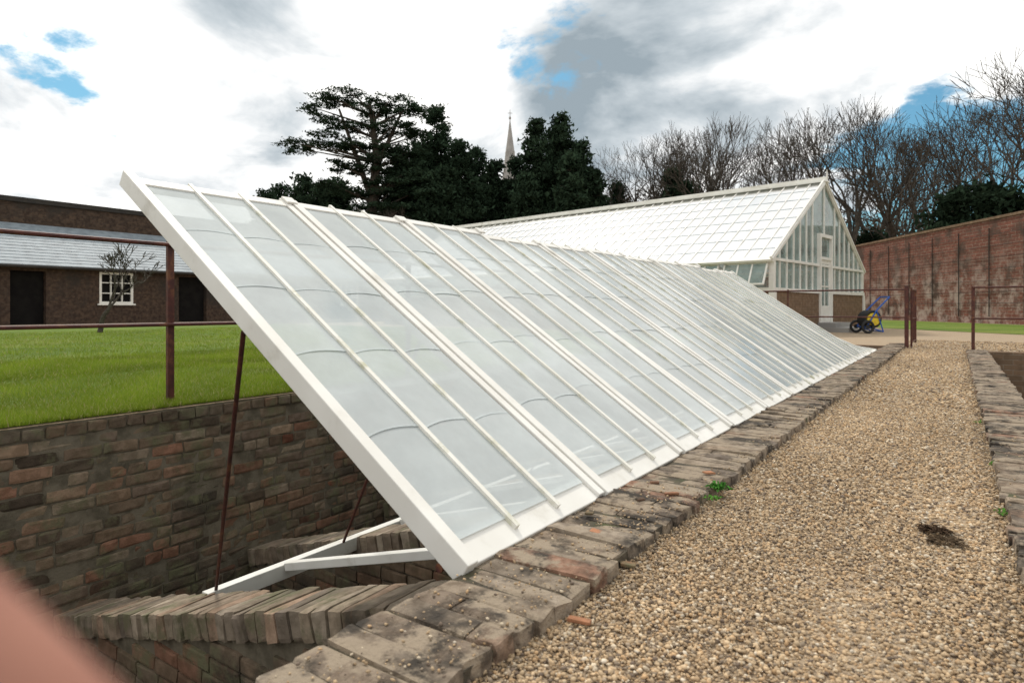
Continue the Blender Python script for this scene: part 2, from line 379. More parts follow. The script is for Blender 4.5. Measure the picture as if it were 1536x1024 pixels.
# ---------------------------------------------------------------- raised glazed lights
cf=empty("glazed_cold_frame")
TL=2.09; WL=.755
def light(y0,alpha,dz,first=False,idx=0,TL=TL):
    ca,sa=math.cos(alpha),math.sin(alpha); B=Vector((-.985,y0,.045+dz))
    def P(s,y,n): return B+Vector((-ca*s+sa*n,y,sa*s+ca*n))
    wood=MB(); moss=MB(); g=MB(); up=Vector((sa,0,ca))
    st=.042
    def bar(mbx,s0,s1,y,w,t,n): mbx.beam(P(s0,y,n),P(s1,y,n),w,t,up=up)
    ex=random.uniform(-.01,.035)
    bar(wood,-.01,TL+(.03 if first else ex),st/2,st,.066 if first else .05,-.008 if not first else -.012)
    bar(moss if idx>3 else wood,.0,TL+ex,WL-.020,.036,.046,-.009)
    wood.beam(P(TL-.03,st,-.008),P(TL-.03,WL-.038,-.008),.055,.04,up=up)
    wood.beam(P(.045,st,-.014),P(.045,WL-.038,-.014),.10,.03,up=up)
    n=3; inner0=st; inner1=WL-.038; pw=(inner1-inner0)/n
    for i in range(1,n):
        bar(moss,.03,TL+random.uniform(-.015,.03),inner0+pw*i,.017,.030,.001)
    wood.box(P(TL+ex-.03,WL-.0,.020),(.06,.06,.012),Matrix.Rotation(alpha,3,'Y'))
    for s in(.72,1.42): wood.beam(P(s,st,-.040),P(s,WL-.038,-.040),.03,.018,up=up)
    R=5; Lp=(TL-.10)/R
    for i in range(n):
        ya=inner0+pw*i+.007; yb=inner0+pw*(i+1)-.007; K=8
        jr=random.uniform(-.03,.03)
        for r in range(R):
            s0=.07+Lp*r-(.010 if r else 0)+(jr if r else 0); s1=.07+Lp*(r+1)+(jr if r<R-1 else 0)
            if r==R-1:s1=TL-.05
            j=random.uniform(-.0006,.0006); ti=random.uniform(-.0015,.0015)
            lo=[];hi=[]
            for q in range(K+1):
                t=q/K; c=1-(2*t-1)**2
                y=ya+(yb-ya)*t
                lo.append(P(s0+(.016*c if r else 0),y,.0072+j+ti*t)); hi.append(P(s1+(.016*c if r<R-1 else 0),y,.005+j-ti*t))
            kk=random.uniform(.95,1.04)
            g.add(lo+hi,[(q,q+1,K+2+q,K+1+q) for q in range(K)],(kk*.995,kk,kk))
    lp=empty("glazed_light"); lp.parent=cf
    wood.obj("light_frame",[M_white],lp,bevel=.003); 
    if moss.V: moss.obj("glazing_bars",[M_whitemoss],lp)
    g.obj("glass_panes",[M_shade],lp)
y=1.20;i=0
while i<11:
    light(y,math.radians(33.5)+random.uniform(-.009,.009),0,i==0,i); y+=WL+.006;i+=1
light(y,math.radians(24),0,False,i,1.9); y+=WL
light(y,math.radians(9),0,False,i,1.9)
mb=MB()
for (a,b) in (((-1.96,1.235,.60),(-3.17,1.84,-.80)),((-1.96,2.12,.58),(-3.14,2.66,-.78))):
    mb.tube(a,b,.0085,n=8)
for yk in(4.3,6.4,8.6): mb.tube((-1.96,yk,.58),(-3.14,yk+.5,-.78),.0085)
mb.obj("iron_stay",[M_rust],cf)
mb=MB(); mb.tube((-1.06,1.2,.03),(-1.06,9.6,.03),.012)
mb.obj("hinge_rod",[M_rust],cf)

# ---------------------------------------------------------------- iron railings
f=empty("iron_railing"); mb=MB()
for y in(-2.4,-.05,2.31,4.7,7.1,9.5,12.6): mb.mm(-4.580,-4.550,y-.022,y+.022,-.02,1.15)
mb.tube((-4.53,-3,1.125),(-4.53,12.6,1.125),.015); mb.tube((-4.53,-3,.565),(-4.53,12.6,.565),.013)
for x in(-2.6,): mb.mm(x-.012,x+.012,12.83,12.86,-.02,1.03)
mb.tube((-4.56,12.85,1.0),(-.70,12.85,1.0),.015); mb.tube((-4.56,12.85,.52),(-.70,12.85,.52),.013)
mb.obj("rails_and_posts",[M_rust],f)
f=empty("iron_railing"); mb=MB()
mb.mm(.200,.245,12.2,12.235,0,1.02)
for x in(2.2,4.2,6.2): mb.mm(x-.02,x+.02,12.2,12.23,0,1.02)
mb.tube((.22,12.18,1.0),(8,12.18,1.0),.015); mb.tube((.22,12.18,.52),(8,12.18,.52),.013)
mb.obj("rails_and_posts",[M_rust],f)
f=empty("iron_gate"); mb=MB()
mb.mm(-.72,-.66,12.78,12.84,0,1.06); mb.mm(-.64,-.61,12.9,12.94,0,1.03)
mb.tube((-.62,12.9,1.0),(-.60,13.8,1.0),.011);mb.tube((-.62,12.9,.1),(-.60,13.8,.1),.011);mb.tube((-.62,12.9,.5),(-.60,13.8,.5),.009)
for q in range(6): mb.tube((-.62,13.0+q*.14,.1),(-.62,13.0+q*.14,1.0),.006)
mb.mm(-.62,-.59,13.8,13.83,.05,1.02)
mb.obj("gate_leaf",[M_rust],f)

# ---------------------------------------------------------------- greenhouse
GH=empty("greenhouse",(-3.76,16.88,0),math.radians(-8.6))
W=7.86;LG=16.7;HE=1.97;HA=4.43;SI=1.15; yc=W/2
def roofz(y): return HE+(HA-HE)*(1-abs(y-yc)/yc)
mb=MB()
mb.mm(-LG,0,0,.23,0,SI-.05); mb.mm(-LG,0,W-.23,W,0,SI-.05); mb.mm(-LG,-LG+.23,.23,W-.23,0,SI-.05)
mb.mm(-.23,0,.23,yc-.55,0,SI-.05); mb.mm(-.23,0,yc+.55,W-.23,0,SI-.05)
mb.obj("brick_base",[M_ghbrick],GH)
w=MB()
w.mm(-LG-.03,.03,-.04,.25,SI-.05,SI+.05); w.mm(-LG-.03,.03,W-.25,W+.04,SI-.05,SI+.05)
w.mm(-.25,.04,.25,yc-.55,SI-.048,SI+.048); w.mm(-.25,.04,yc+.55,W-.25,SI-.048,SI+.048)
w.mm(-LG,0.02,.0,.12,HE-.1,HE); w.mm(-LG,.02,W-.12,W,HE-.1,HE)
w.mm(-.10,.015,.12,W-.12,HE-.08,HE-.01)
for y in(0,W-.13): 
    for x in(-.12,-LG): w.mm(x,x+.13,y+.002,y+.128,SI+.05,HE-.1)
    q=-1.3
    while q>-LG: w.mm(q,q+.07,y+.01,y+.11,SI+.05,HE-.1); q-=1.3
w.mm(-.10,.045,-.05,.10,0,SI-.05); w.mm(-.10,.045,W-.10,W+.05,0,SI-.05)
for gx in(-.05,-LG+.05):
    y=.5
    while y<W-.3:
        if not(gx>-1 and abs(y-yc)<.5): w.mm(gx-.03,gx+.03,y-.03,y+.03,SI+.05,roofz(y)-.05)
        y+=.49
    for s in(-1,1):
        w.beam((gx+.04,yc+s*(yc+.12),HE-.07),(gx+.04,yc,HA+.01),.05,.16,up=(0,0,1))
w.mm(-.08,.05,yc-.55,yc-.45,0,2.85); w.mm(-.08,.05,yc+.45,yc+.55,0,2.85); w.mm(-.08,.05,yc-.45,yc+.45,2.75,2.85); w.mm(-.07,.04,yc-.45,yc+.45,2.1,2.18)
w.mm(-.06,-.01,yc-.02,yc+.02,2.85,HA-.15)
for a,b in((-.45,-.35),(.35,.45)): w.mm(-.05,0,yc+a,yc+b,.05,2.1)
w.mm(-.05,0,yc-.35,yc+.35,1.98,2.1); w.mm(-.05,0,yc-.35,yc+.35,.05,.75); w.mm(-.045,-.005,yc-.02,yc+.02,.75,1.98); w.mm(-.045,-.005,yc-.35,yc+.35,1.3,1.34)
w.obj("timber_frame",[M_white],GH)
rb=MB(); gl=MB()
nrm={-1:Vector((0,-(HA-HE),yc)).normalized(),1:Vector((0,(HA-HE),yc)).normalized()}
for s in(-1,1):
    def RP(x,t,n=0):
        return Vector((x,yc+s*(yc+.12)*(1-t),HE-.07+(HA-HE+.07)*t))+nrm[s]*n
    nb=44
    for i in range(nb+1):
        x=-LG*i/nb
        big=i in(0,nb)
        rb.beam(RP(x,0,.012),RP(x,1,.012),.09 if big else .026,.05 if big else .03,up=nrm[s])
    rb.beam(RP(0,0,.0),RP(-LG,0,.0),.12,.06,up=nrm[s])
    R=8
    for i in range(nb):
        x0=-LG*i/nb; x1=-LG*(i+1)/nb
        for r in range(R):
            a=r/R;b=(r+1)/R+.008; j=random.uniform(-.004,.004); kk=random.uniform(.93,1.06)
            gl.add([RP(x0-.01,a,.018+j),RP(x1+.01,a,.018-j),RP(x1+.01,min(b,1),.007),RP(x0-.01,min(b,1),.007)],[(0,1,2,3)],(kk,kk,kk))
rb.mm(-LG-.05,.06,yc-.07,yc+.07,HA-.02,HA+.13); rb.mm(-LG-.05,.08,yc-.16,yc+.16,HA-.03,HA+.02)
rb.obj("roof_bars",[M_white],GH); gl.obj("roof_glass",[M_roofglass],GH)
fn=MB(); fn.tube((.05,yc,HA+.1),(.05,yc,HA+.35),.03,.008)
fn.obj("finial",[M_white],GH)
g=MB()
gx=-LG+.05
g.add([(gx,.05,SI+.05),(gx,W-.05,SI+.05),(gx,W-.05,HE-.05),(gx,yc,HA-.06),(gx,.05,HE-.05)],[(0,1,2,3,4)])
gx=-.05
g.add([(gx,.05,SI+.05),(gx,yc-.5,SI+.05),(gx,yc-.5,roofz(yc-.5)-.06),(gx,.05,HE-.06)],[(0,1,2,3)])
g.add([(gx,yc+.5,SI+.05),(gx,W-.05,SI+.05),(gx,W-.05,HE-.06),(gx,yc+.5,roofz(yc+.5)-.06)],[(0,1,2,3)])
g.add([(gx,yc-.5,2.85),(gx,yc+.5,2.85),(gx,yc+.5,roofz(yc+.5)-.06),(gx,yc,HA-.06),(gx,yc-.5,roofz(yc-.5)-.06)],[(0,1,2,3,4)])
g.add([(-.025,yc-.35,.75),(-.025,yc+.35,.75),(-.025,yc+.35,1.98),(-.025,yc-.35,1.98)],[(0,1,2,3)])
g.add([(-.025,yc-.45,2.18),(-.025,yc+.45,2.18),(-.025,yc+.45,2.75),(-.025,yc-.45,2.75)],[(0,1,2,3)])
g.add([(-LG,W-.06,SI+.05),(0,W-.06,SI+.05),(0,W-.06,HE-.1),(-LG,W-.06,HE-.1)],[(0,1,2,3)])
g.obj("wall_glass",[M_clear],GH)
sw=MB(); sg=MB(); q=-.10
while q-1.2>-LG:
    x0=q-.03;x1=q-1.15; a=Vector((0,-.03,HE-.12)); b=Vector((0,-.33,SI+.12))
    def SP(x,t): return Vector((x,a.y+(b.y-a.y)*t,a.z+(b.z-a.z)*t))
    for x in(x0,(x0*2+x1)/3,(x0+2*x1)/3,x1): sw.beam(SP(x,0),SP(x,1),.04,.04)
    for t in(0.03,.97): sw.beam(SP(x0,t),SP(x1,t),.045,.045,up=(0,-1,0))
    sg.add([SP(x0,0),SP(x1,0),SP(x1,1),SP(x0,1)],[(0,1,2,3)])
    q-=1.3
sw.obj("side_sash_frames",[M_white],GH); sg.obj("side_sash_glass",[M_clear],GH)
st=MB(); st.mm(.02,.9,yc-.9,yc+.9,0,.13); st.mm(.02,.5,yc-.7,yc+.7,.13,.26); st.obj("door_step",[M_stone],GH)
stg=MB(); stg.mm(-LG+.6,-.9,.4,1.3,.78,.83); stg.mm(-LG+.6,-.9,W-1.3,W-.4,.78,.83)
for q in range(12):
    for y in(.45,1.25,W-1.25,W-.45): stg.mm(-1-q*1.3,-.94-q*1.3,y-.03,y+.03,0,.78)
stg.obj("staging",[M_whitemoss],GH)

# ---------------------------------------------------------------- hose reel cart beside the greenhouse
hc=empty("hose_reel_cart",(-2.0,19.6,0),math.radians(35))
mb=MB()
for s in(-1,1):
    y=s*.24
    mb.tube((-.1,y,.18),(.16,y,.62),.02); mb.tube((.16,y,.62),(.52,y*.9,.98),.02); mb.tube((-.1,y,.18),(.34,y,.05),.018); mb.tube((.34,y,.05),(.16,y,.62),.016)
mb.tube((.52,-.22,.98),(.52,.22,.98),.018); mb.tube((-.1,-.24,.18),(-.1,.24,.18),.016); mb.tube((.34,-.24,.05),(.34,.24,.05),.016)
mb.obj("blue_frame",[M_blue],hc)
mb=MB()
for s in(-1,1):
    mb.ring((-.1,s*.29,.18),(0,1,0),.145,.035,24,8); mb.tube((-.1,s*.28,.18),(-.1,s*.30,.18),.06,n=12)
for k in range(5): mb.ring((.1,-.16+.08*k,.38),(0,1,0),.21,.035,20,6)
mb.obj("wheels_and_hose",[M_rubber],hc)
mb=MB(); mb.tube((.1,-.2,.38),(.1,.2,.38),.16,n=20); mb.tube((.1,-.22,.38),(.1,-.20,.38),.17,n=20); mb.tube((.1,.20,.38),(.1,.22,.38),.17,n=20)
mb.obj("yellow_drum",[M_yellow],hc)

# ---------------------------------------------------------------- outbuilding
ob=empty("brick_outbuilding"); w=MB(); X0,X1=-31.3,-31.0
ops=[(-6,-4.8,0,2.15),(2.2,3.4,0,2.15),(5.2,6.6,.9,2.25),(9.37,10.6,0,2.2),(12.6,14.0,.88,2.27),(16.1,17.5,0,2.2),(22,23.3,0,2.2),(26,27.4,.88,2.27),(31,32.2,0,2.2)]
y=-15
for a,b,z0,z1 in ops:
    w.mm(X0,X1,y,a,0,2.5); 
    if z0>0: w.mm(X0,X1,a,b,0,z0)
    w.mm(X0,X1,a,b,z1,2.5); y=b
w.mm(X0,X1,y,42,0,2.5); w.mm(-34.2,-31.3,41.7,42,0,2.5); w.mm(-34.2,-31.3,-15,-14.7,0,2.5)
w.mm(-34.5,-34.2,-15,42,0,5.4)
w.obj("brick_walls",[M_darkbrick],ob)
w=MB(); w.mm(-34.6,-34.1,-15.1,42.1,5.4,5.62); w.obj("wall_coping",[M_dark],ob)
w=MB(); w.add([(-30.65,-15.2,2.42),(-30.65,42.2,2.42),(-34.2,42.2,4.45),(-34.2,-15.2,4.45),(-30.65,-15.2,2.36),(-30.65,42.2,2.36)],[(0,1,2,3),(4,5,1,0)])
for r in range(14):
    t=r/14; x=-30.65-3.55*t; z=2.42+2.03*t
    w.add([(x,-15.2,z+.028),(x,42.2,z+.028),(x-.27,42.2,z+.16),(x-.27,-15.2,z+.16)],[(0,1,2,3)])
    w.add([(x,-15.2,z),(x,42.2,z),(x,42.2,z+.028),(x,-15.2,z+.028)],[(0,1,2,3)])
w.obj("slate_roof",[M_slate],ob)
w=MB(); w.mm(-34.2,-31.3,-14.7,41.7,.0,.02); w.obj("interior_floor",[M_interior],ob)
w=MB()
for a,b,z0,z1 in ops:
    if z0>0:
        for q in(0,1/3,2/3,1):
            t=.09 if q in(0,1) else .04; yq=a+(b-a)*q; yq+= .045 if q==0 else (-.045 if q==1 else 0)
            w.mm(-31.06,-30.97,yq-t/2,yq+t/2,z0,z1)
        for q in(0,1/3,2/3,1):
            t=.09 if q in(0,1) else .04; zq=z0+(z1-z0)*q; zq+= .045 if q==0 else (-.045 if q==1 else 0)
            w.mm(-31.055,-30.975,a+.09,b-.09,zq-t/2,zq+t/2)
        w.mm(-31.0,-30.9,a-.08,b+.08,z0-.07,z0)
w.obj("window_frames",[M_white],ob)
w=MB()
for a,b,z0,z1 in ops:
    if z0>0: w.mm(-31.10,-31.09,a,b,z0,z1)
    else: w.mm(-31.28,-31.24,a+.02,b-.02,0,z1-.02)
w.obj("dark_doorways_and_panes",[M_interior],ob)  # near-black slabs: interior shade painted into the open doorways and window panes
w=MB(); w.tube((-30.6,-15,2.36),(-30.6,42,2.36),.06); w.obj("gutter",[M_dark],ob)

# ---------------------------------------------------------------- red garden wall
A=Vector((2.27,33.3,0)); wa=math.atan2(-11.8,7.17)
gw=empty("brick_garden_wall",A,wa)
w=MB(); w.mm(-45,22,0,.35,0,4.55)
w.obj("brick_face",[M_redbrick],gw)
w=MB(); w.mm(-45,22,-.06,.4,4.55,4.66); w.obj("coping",[M_ghbrick],gw)
w=MB()
for z in(.9,1.4,1.9,2.4,2.9,3.4,3.9): w.tube((-45,-.04,z),(22,-.04,z),.008,n=4)
x=-44
while x<22: w.mm(x-.012,x+.012,-.05,-.02,.3,4.2); x+=2.1
w.obj("training_wires",[M_dark],gw)

# ---------------------------------------------------------------- trees
def quads(C0,S,flat=0.0):
    n=len(C0)
    u=rng.normal(size=(n,3)); u/=np.linalg.norm(u,axis=1)[:,None]
    v=rng.normal(size=(n,3)); v-= (v*u).sum(1)[:,None]*u; v/=np.linalg.norm(v,axis=1)[:,None]
    if flat: u[:,2]*=1-flat; v[:,2]*=1-flat
    S=S[:,None]; a=C0-u*S-v*S*.45; b=C0+u*S-v*S*.2; c=C0+v*S*.6
    V=np.stack([a,b,c],1).reshape(-1,3); return V,np.arange(3*n).reshape(-1,3)
def foliage(name,clumps,per,size,mat,parent,flat=0.0,colr=(.5,1.7)):
    P=[];Cc=[]
    for (c,r) in clumps:
        n=max(4,int(per*r[0]*r[1]))
        q=rng.normal(size=(n,3))*np.array(r)*.5
        P.append(q+np.array(c)); k=rng.uniform(*colr); Cc.append(np.full((n,3),k)*(.7+.6*rng.random((n,1))))
    P=np.concatenate(P);Cc=np.concatenate(Cc); V,F=quads(P,size*(.6+.8*rng.random(len(P))),flat)
    return mesh_np(name,V,F,Cc,[mat],parent)
Rv=np.array([math.cos(YAW),math.sin(YAW),0]);Fv=np.array([-math.sin(YAW),math.cos(YAW),0])
def conifer(name,side,ahead,H,R,droop=.25,per=60,topf=.9,low=.08):
    p=empty(name,site(side,ahead)); mb=MB(); mb.tube((0,0,0),(0,0,H*.97),R*.07,.03,n=7)
    cl=[]; z=H*low
    while z<H*.985:
        t=z/H; r=R*(1-t)**topf*(1.0 if t>.15 else .8)+.15
        nb=max(4,int(7*(1-t)+4))
        for i in range(nb):
            a=random.uniform(0,6.283); l=r*random.uniform(.6,1.2)
            d=Vector((math.cos(a),math.sin(a),0))
            if l>.8: mb.tube((0,0,z),(d.x*l*.9,d.y*l*.9,z-droop*l*.5+.2),.05,.015,n=4,cap=False)
            m=max(1,int(l/.7))
            for j in range(m):
                f=(j+.7)/m; cl.append(((d.x*l*f,d.y*l*f,z-droop*l*f*f+random.uniform(-.2,.2)),(.65+.3*(1-f),.65+.3*(1-f),.42)))
        z+=H*.027*random.uniform(.8,1.2)
    mb.obj("trunk_and_limbs",[M_bark],p); foliage("foliage",cl,per,.23,M_conifer,p)
def S(u,F): return (u-768)/954*F
F0=60; cd=empty("cedar_tree",site(S(562,F0),F0)); mb=MB(); 
def CP(dx,dy,z): return Vector(tuple(Rv*dx+Fv*dy))+Vector((0,0,z))
mb.tube((0,0,0),CP(-.3,0,9),.75,.55,n=9); mb.tube(CP(-.3,0,9),CP(.2,0,15),.55,.38,n=8); mb.tube(CP(.2,0,15),CP(-.5,0,20),.38,.12,n=8); mb.tube(CP(.2,0,14),CP(2.6,.5,19.6),.3,.1,n=6); mb.tube(CP(-.3,0,11),CP(-3.5,.5,19.6),.32,.1,n=6)
pads=[(-4.2,20.4,1.6),(-2.2,20.7,1.5),(-5.6,19.3,1.0),(1.7,20.1,2.0),(3.6,19.5,1.3),(.0,19.3,1.6),(-3.6,18.3,1.3),(-.8,17.9,1.8),(2.2,17.8,1.9),(4.0,17.3,1.1),
 (-7.4,16.0,1.2),(-5.8,16.2,1.3),(-4.0,16.6,1.4),(-1.8,16.0,1.8),(1.2,15.8,2.2),(3.6,15.4,1.6),(-3.0,14.1,1.5),(-.2,13.9,2.4),(3.2,13.4,2.2),(4.6,13.2,1.4),
 (-3.9,12.2,1.4),(-2.0,11.8,2.0),(1.5,11.6,2.8),(4.2,11.4,2.1),(-4.4,9.6,1.6),(-2,9.5,2.4),(2,9,3.2),(4.6,9,2.4),(-3,7,2.7),(1,6.5,3.4),(4.5,6.5,3),(0,4.4,4),(2,12.6,2.8),(1,10.3,3),(3.3,10,2.8),(1.5,14.6,2.2),(3,7.8,3)]
cl=[]
for dx,z,r in pads:
    for dy in (random.uniform(-2.0,-.3),random.uniform(.3,2.2)):
        mb.tube(CP(0,0,max(3,z-1.6)),CP(dx*.9,dy*.9,z-.15),.13,.04,n=5,cap=False)
        for q in range(int(9*r)):
            a=random.uniform(0,6.283); rr=r*math.sqrt(random.random())
            cl.append((tuple(CP(dx+rr*math.cos(a),dy+rr*math.sin(a)*.9,z+.22*random.uniform(-1,1)-.14*rr)),(.65,.65,.2)))
mb.obj("trunk_and_limbs",[M_bark],cd); foliage("foliage",cl,85,.18,M_conifer,cd,.45)
for u,F_,vt,R in ((655,66,160,3.6),(628,70,205,4),(600,62,228,3.2),(690,64,205,3.6),(715,72,222,3.8),(742,66,240,3.0),(775,68,236,3.0),
                  (805,63,176,3.3),(842,64,172,3.6),(826,70,196,4.5),(872,66,210,3.6),(888,62,250,2.6),(790,60,260,3.0),(855,60,230,3.4),(670,60,245,3.4),(640,59,260,3.2)):
    conifer("conifer_tree",S(u,F_),F_,CH+(462-vt)*F_/954,R*1.2,per=100,topf=.68)
for u,F_,vt,R in ((400,74,284,3),(425,78,274,3),(455,74,262,3.2),(485,72,270,3.2),(505,70,266,3),(925,80,272,2.2),(1010,72,255,2.2),(1028,70,272,2.2)):
    conifer("yew_tree",S(u,F_),F_,CH+(462-vt)*F_/954,R*1.2,per=80,topf=.5)
def shrub(name,u,F_,vt,R,per=95,size=.24,colr=(.5,1.7)):
    H=CH+(462-vt)*F_/954; p=empty(name,site(S(u,F_),F_)); cl=[]
    for q in range(int(R*H*2.6)):
        a=random.uniform(0,6.283); t=random.random(); rr=R*math.sqrt(random.random())*(1-.55*t*t)
        cl.append(((rr*math.cos(a),rr*math.sin(a),H*t*(1-.1*rr/R)),(.8,.8,.6)))
    mb=MB(); mb.tube((0,0,0),(0,0,H*.7),.2,.05); mb.obj("stem",[M_bark],p)
    foliage("foliage",cl,per,size,M_conifer,p,colr=colr)
for u,F_,vt,R in ((1415,48,290,1.9),(1445,48,272,2.4),(1490,46,268,2.6),(1525,45,285,2.2),(1565,44,275,2.6),(1305,62,345,2),(1330,62,350,2)):
    shrub("evergreen_shrub",u,F_,vt,R)
# bare trees
def bare(seed,H,dmax=6,rmin=.017):
    rnd=random.Random(seed); V=[];F=[]
    def seg(a,b,r0,r1,n):
        d=(b-a).normalized(); u=d.orthogonal().normalized(); v=d.cross(u); base=len(V)
        for p,r in((a,r0),(b,r1)):
            for i in range(n):
                t=2*math.pi*i/n; V.append(tuple(p+u*math.cos(t)*r+v*math.sin(t)*r))
        for i in range(n): F.append((base+i,base+(i+1)%n,base+n+(i+1)%n,base+n+i))
    def grow(p,d,l,r,dep):
        k=4 if dep==0 else (3 if dep<4 else 2); q=p; rr=r
        for i in range(k):
            d=(d+Vector((rnd.gauss(0,.13),rnd.gauss(0,.13),rnd.gauss(.04,.08)))).normalized()
            e=q+d*(l/k); r2=max(rmin*.8,rr*.93); seg(q,e,rr,r2,7 if dep<2 else(4 if dep<4 else 3)); q=e; rr=r2
            if 0<dep<dmax and i<k-1 and rnd.random()<.5:
                ax=Vector((rnd.gauss(0,1),rnd.gauss(0,1),rnd.gauss(0,.5))).normalized()
                nd=(d*.55+ax*.75).normalized(); grow(q,nd,l*.55,max(rmin,rr*.5),dep+2)
        if dep>=dmax: return
        nb=rnd.choice((2,3,3)) if dep<5 else 3
        for i in range(nb):
            a=2*math.pi*(i+rnd.random()*.7)/nb; o=d.orthogonal().normalized(); o2=d.cross(o)
            sp=rnd.uniform(.32,.70); nd=(d+ (o*math.cos(a)+o2*math.sin(a))*sp+Vector((0,0,.16))).normalized()
            grow(q,nd,l*rnd.uniform(.66,.86),max(rmin,rr*rnd.uniform(.58,.76)),dep+1)
    grow(Vector((0,0,0)),Vector((rnd.gauss(0,.04),rnd.gauss(0,.04),1)),H*.27,H*.023,0)
    V=np.array(V); V*=H/V[:,2].max()
    me=bpy.data.meshes.new("bare_tree"); me.from_pydata([tuple(v) for v in V],[],F); me.materials.append(M_bark); me.update(); return me
variants=[bare(s,17) for s in(3,11,23,31,47,59)]
blist=[(940,84,235),(965,80,205),(990,78,190),(1022,76,185),(1050,80,205),(1085,74,165),(1122,64,136),(1160,78,190),(1213,60,158),(1285,56,138),(1318,74,170),(1355,54,136),(1400,66,160),(1440,56,150),(1500,60,150),(1552,44,70),(1590,46,30),(1330,90,200),(1420,90,195),(1180,90,230)]
for i,(u,F_,vt) in enumerate(blist):
    o=bpy.data.objects.new("bare_tree",variants[i%6]); o.location=site(S(u,F_),F_)
    H=CH+(462-vt)*F_/954; s=H/17; o.scale=(s*random.uniform(.8,.95),s*random.uniform(.8,.95),s); o.rotation_euler=(0,0,random.uniform(0,6.28)); link(o)
cl=[]
for q in range(330):
    u=random.uniform(880,1600); F_=random.uniform(84,110); vt=random.uniform(335,470)
    if random.random()<.12: vt=random.uniform(295,335)
    cl.append((tuple(site(S(u,F_),F_,CH+(462-vt)*F_/954)),(2.6,2.6,1.8)))
for q in range(160):
    u=random.uniform(420,900); F_=random.uniform(84,100); vt=random.uniform(310,470)
    cl.append((tuple(site(S(u,F_),F_,CH+(462-vt)*F_/954)),(2.6,2.6,1.8)))
foliage("distant_trees",cl,22,.22,M_twig,None)
fm=bare(77,17,5,.06)
o=bpy.data.objects.new("fruit_tree",fm); o.location=(-18.8,7.65,0); o.scale=(.18,.18,.15); link(o)
o=bpy.data.objects.new("fruit_tree",fm); o.location=(-19.5,2.6,0); o.scale=(.17,.17,.13); o.rotation_euler=(0,0,2); link(o)
o=bpy.data.objects.new("bare_tree",variants[1]); o.location=site(S(590,50),50); o.scale=(.35,.35,.52); link(o)
# church spire
sp=empty("church_spire",site(S(765,150),150)); mb=MB()
mb.mm(-3,3,-3,3,0,24)
n=8; P=[(2.9*math.cos(2*math.pi*(i+.5)/n),2.9*math.sin(2*math.pi*(i+.5)/n),24) for i in range(n)]+[(0,0,45.5)]
mb.add(P,[(i,(i+1)%n,n) for i in range(n)])
for z in(31,37):
    k=2.9*(45.5-z)/21.5
    for i in range(4):
        a=math.pi/2*i; mb.box((k*.88*math.cos(a),k*.88*math.sin(a),z),(.45,.45,1.1),rz(a))
mb.tube((0,0,45),(0,0,47.4),.09,.05); mb.box((0,0,46.6),(1.0,.1,.1),rz(YAW)); mb.tube((0,0,45.2),(0,0,45.7),.25)
mb.obj("spire_stonework",[M_stone],sp)

# ---------------------------------------------------------------- small things
def weed(name,x,y,n,col,h,r,z=.01):
    V=[];F=[];C=[]
    for i in range(n):
        a=random.uniform(0,6.283); l=r*random.uniform(.3,1); w=l*.22; d=Vector((math.cos(a),math.sin(a),0)); s=Vector((-d.y,d.x,0)); hh=h*random.uniform(.3,1)
        b=Vector((x,y,z))+d*random.uniform(0,r*.8); m=b+d*l*.55+Vector((0,0,hh)); t=b+d*l+Vector((0,0,hh*.6)); k=len(V)
        V+= [tuple(b),tuple(m-s*w),tuple(t),tuple(m+s*w)]; F.append((k,k+1,k+2,k+3)); f=random.uniform(.5,1.4); C.append(tuple(c*f for c in col))
    return mesh_np(name,V,F,np.array(C),[M_grass])
weed("green_weed",-.70,2.30,60,(.055,.17,.03),.03,.035,.025)
weed("green_weed",-.69,2.20,24,(.07,.18,.03),.012,.03,.02)
weed("dead_leaf_clump",-.047,2.31,90,(.06,.04,.027),.008,.035,.008)
weed("dead_leaf_clump",-.02,2.22,50,(.07,.05,.033),.006,.04,.008)
for x,y in((.12,2.6),(.13,3.4),(.11,4.6)): weed("green_weed",x,y,16,(.07,.17,.03),.018,.022,.01)
mb=MB()
for (x,y,z) in((-.86,1.98,.045),(-.80,2.1,.045),(-.70,1.53,.015),(-.84,1.62,.045),(-.9,2.2,.045),(-.66,1.2,.012),(-.78,2.45,.045),(-.93,1.75,.045)):
    brick(mb,(x,y,z),(random.uniform(.010,.026),random.uniform(.007,.014),.004),.002,rz(random.random()*3),.005,(.42,.19,.10))
mb.obj("brick_chips",[M_brickind])

# ---------------------------------------------------------------- photographer's hand (left hand, finger in the lens corner)
def cam(r,u,f): return site(r,f,CH+u)
def skinobj(name,pts,edges,parent,root=0):
    me=bpy.data.meshes.new(name); me.from_pydata([tuple(cam(*p[:3])) for p in pts],edges,[]); o=bpy.data.objects.new(name,me); link(o,parent)
    sk=o.modifiers.new("Skin",'SKIN'); 
    for i,p in enumerate(pts):
        v=me.skin_vertices[0].data[i]; v.radius=(p[3],p[3]); v.use_root=(i==root)
    sk.use_smooth_shade=True
    s=o.modifiers.new("Sub",'SUBSURF'); s.levels=2; s.render_levels=2
    me.materials.append(M_skin); return o
hd=empty("photographer_hand")
pts=[(.03,-.130,.035,.026),(.07,-.175,-.01,.025),(.08,-.245,-.08,.03),(.09,-.365,-.22,.04),(.05,-.125,.0,.02)]
ed=[(0,1),(1,2),(2,3),(0,4)]
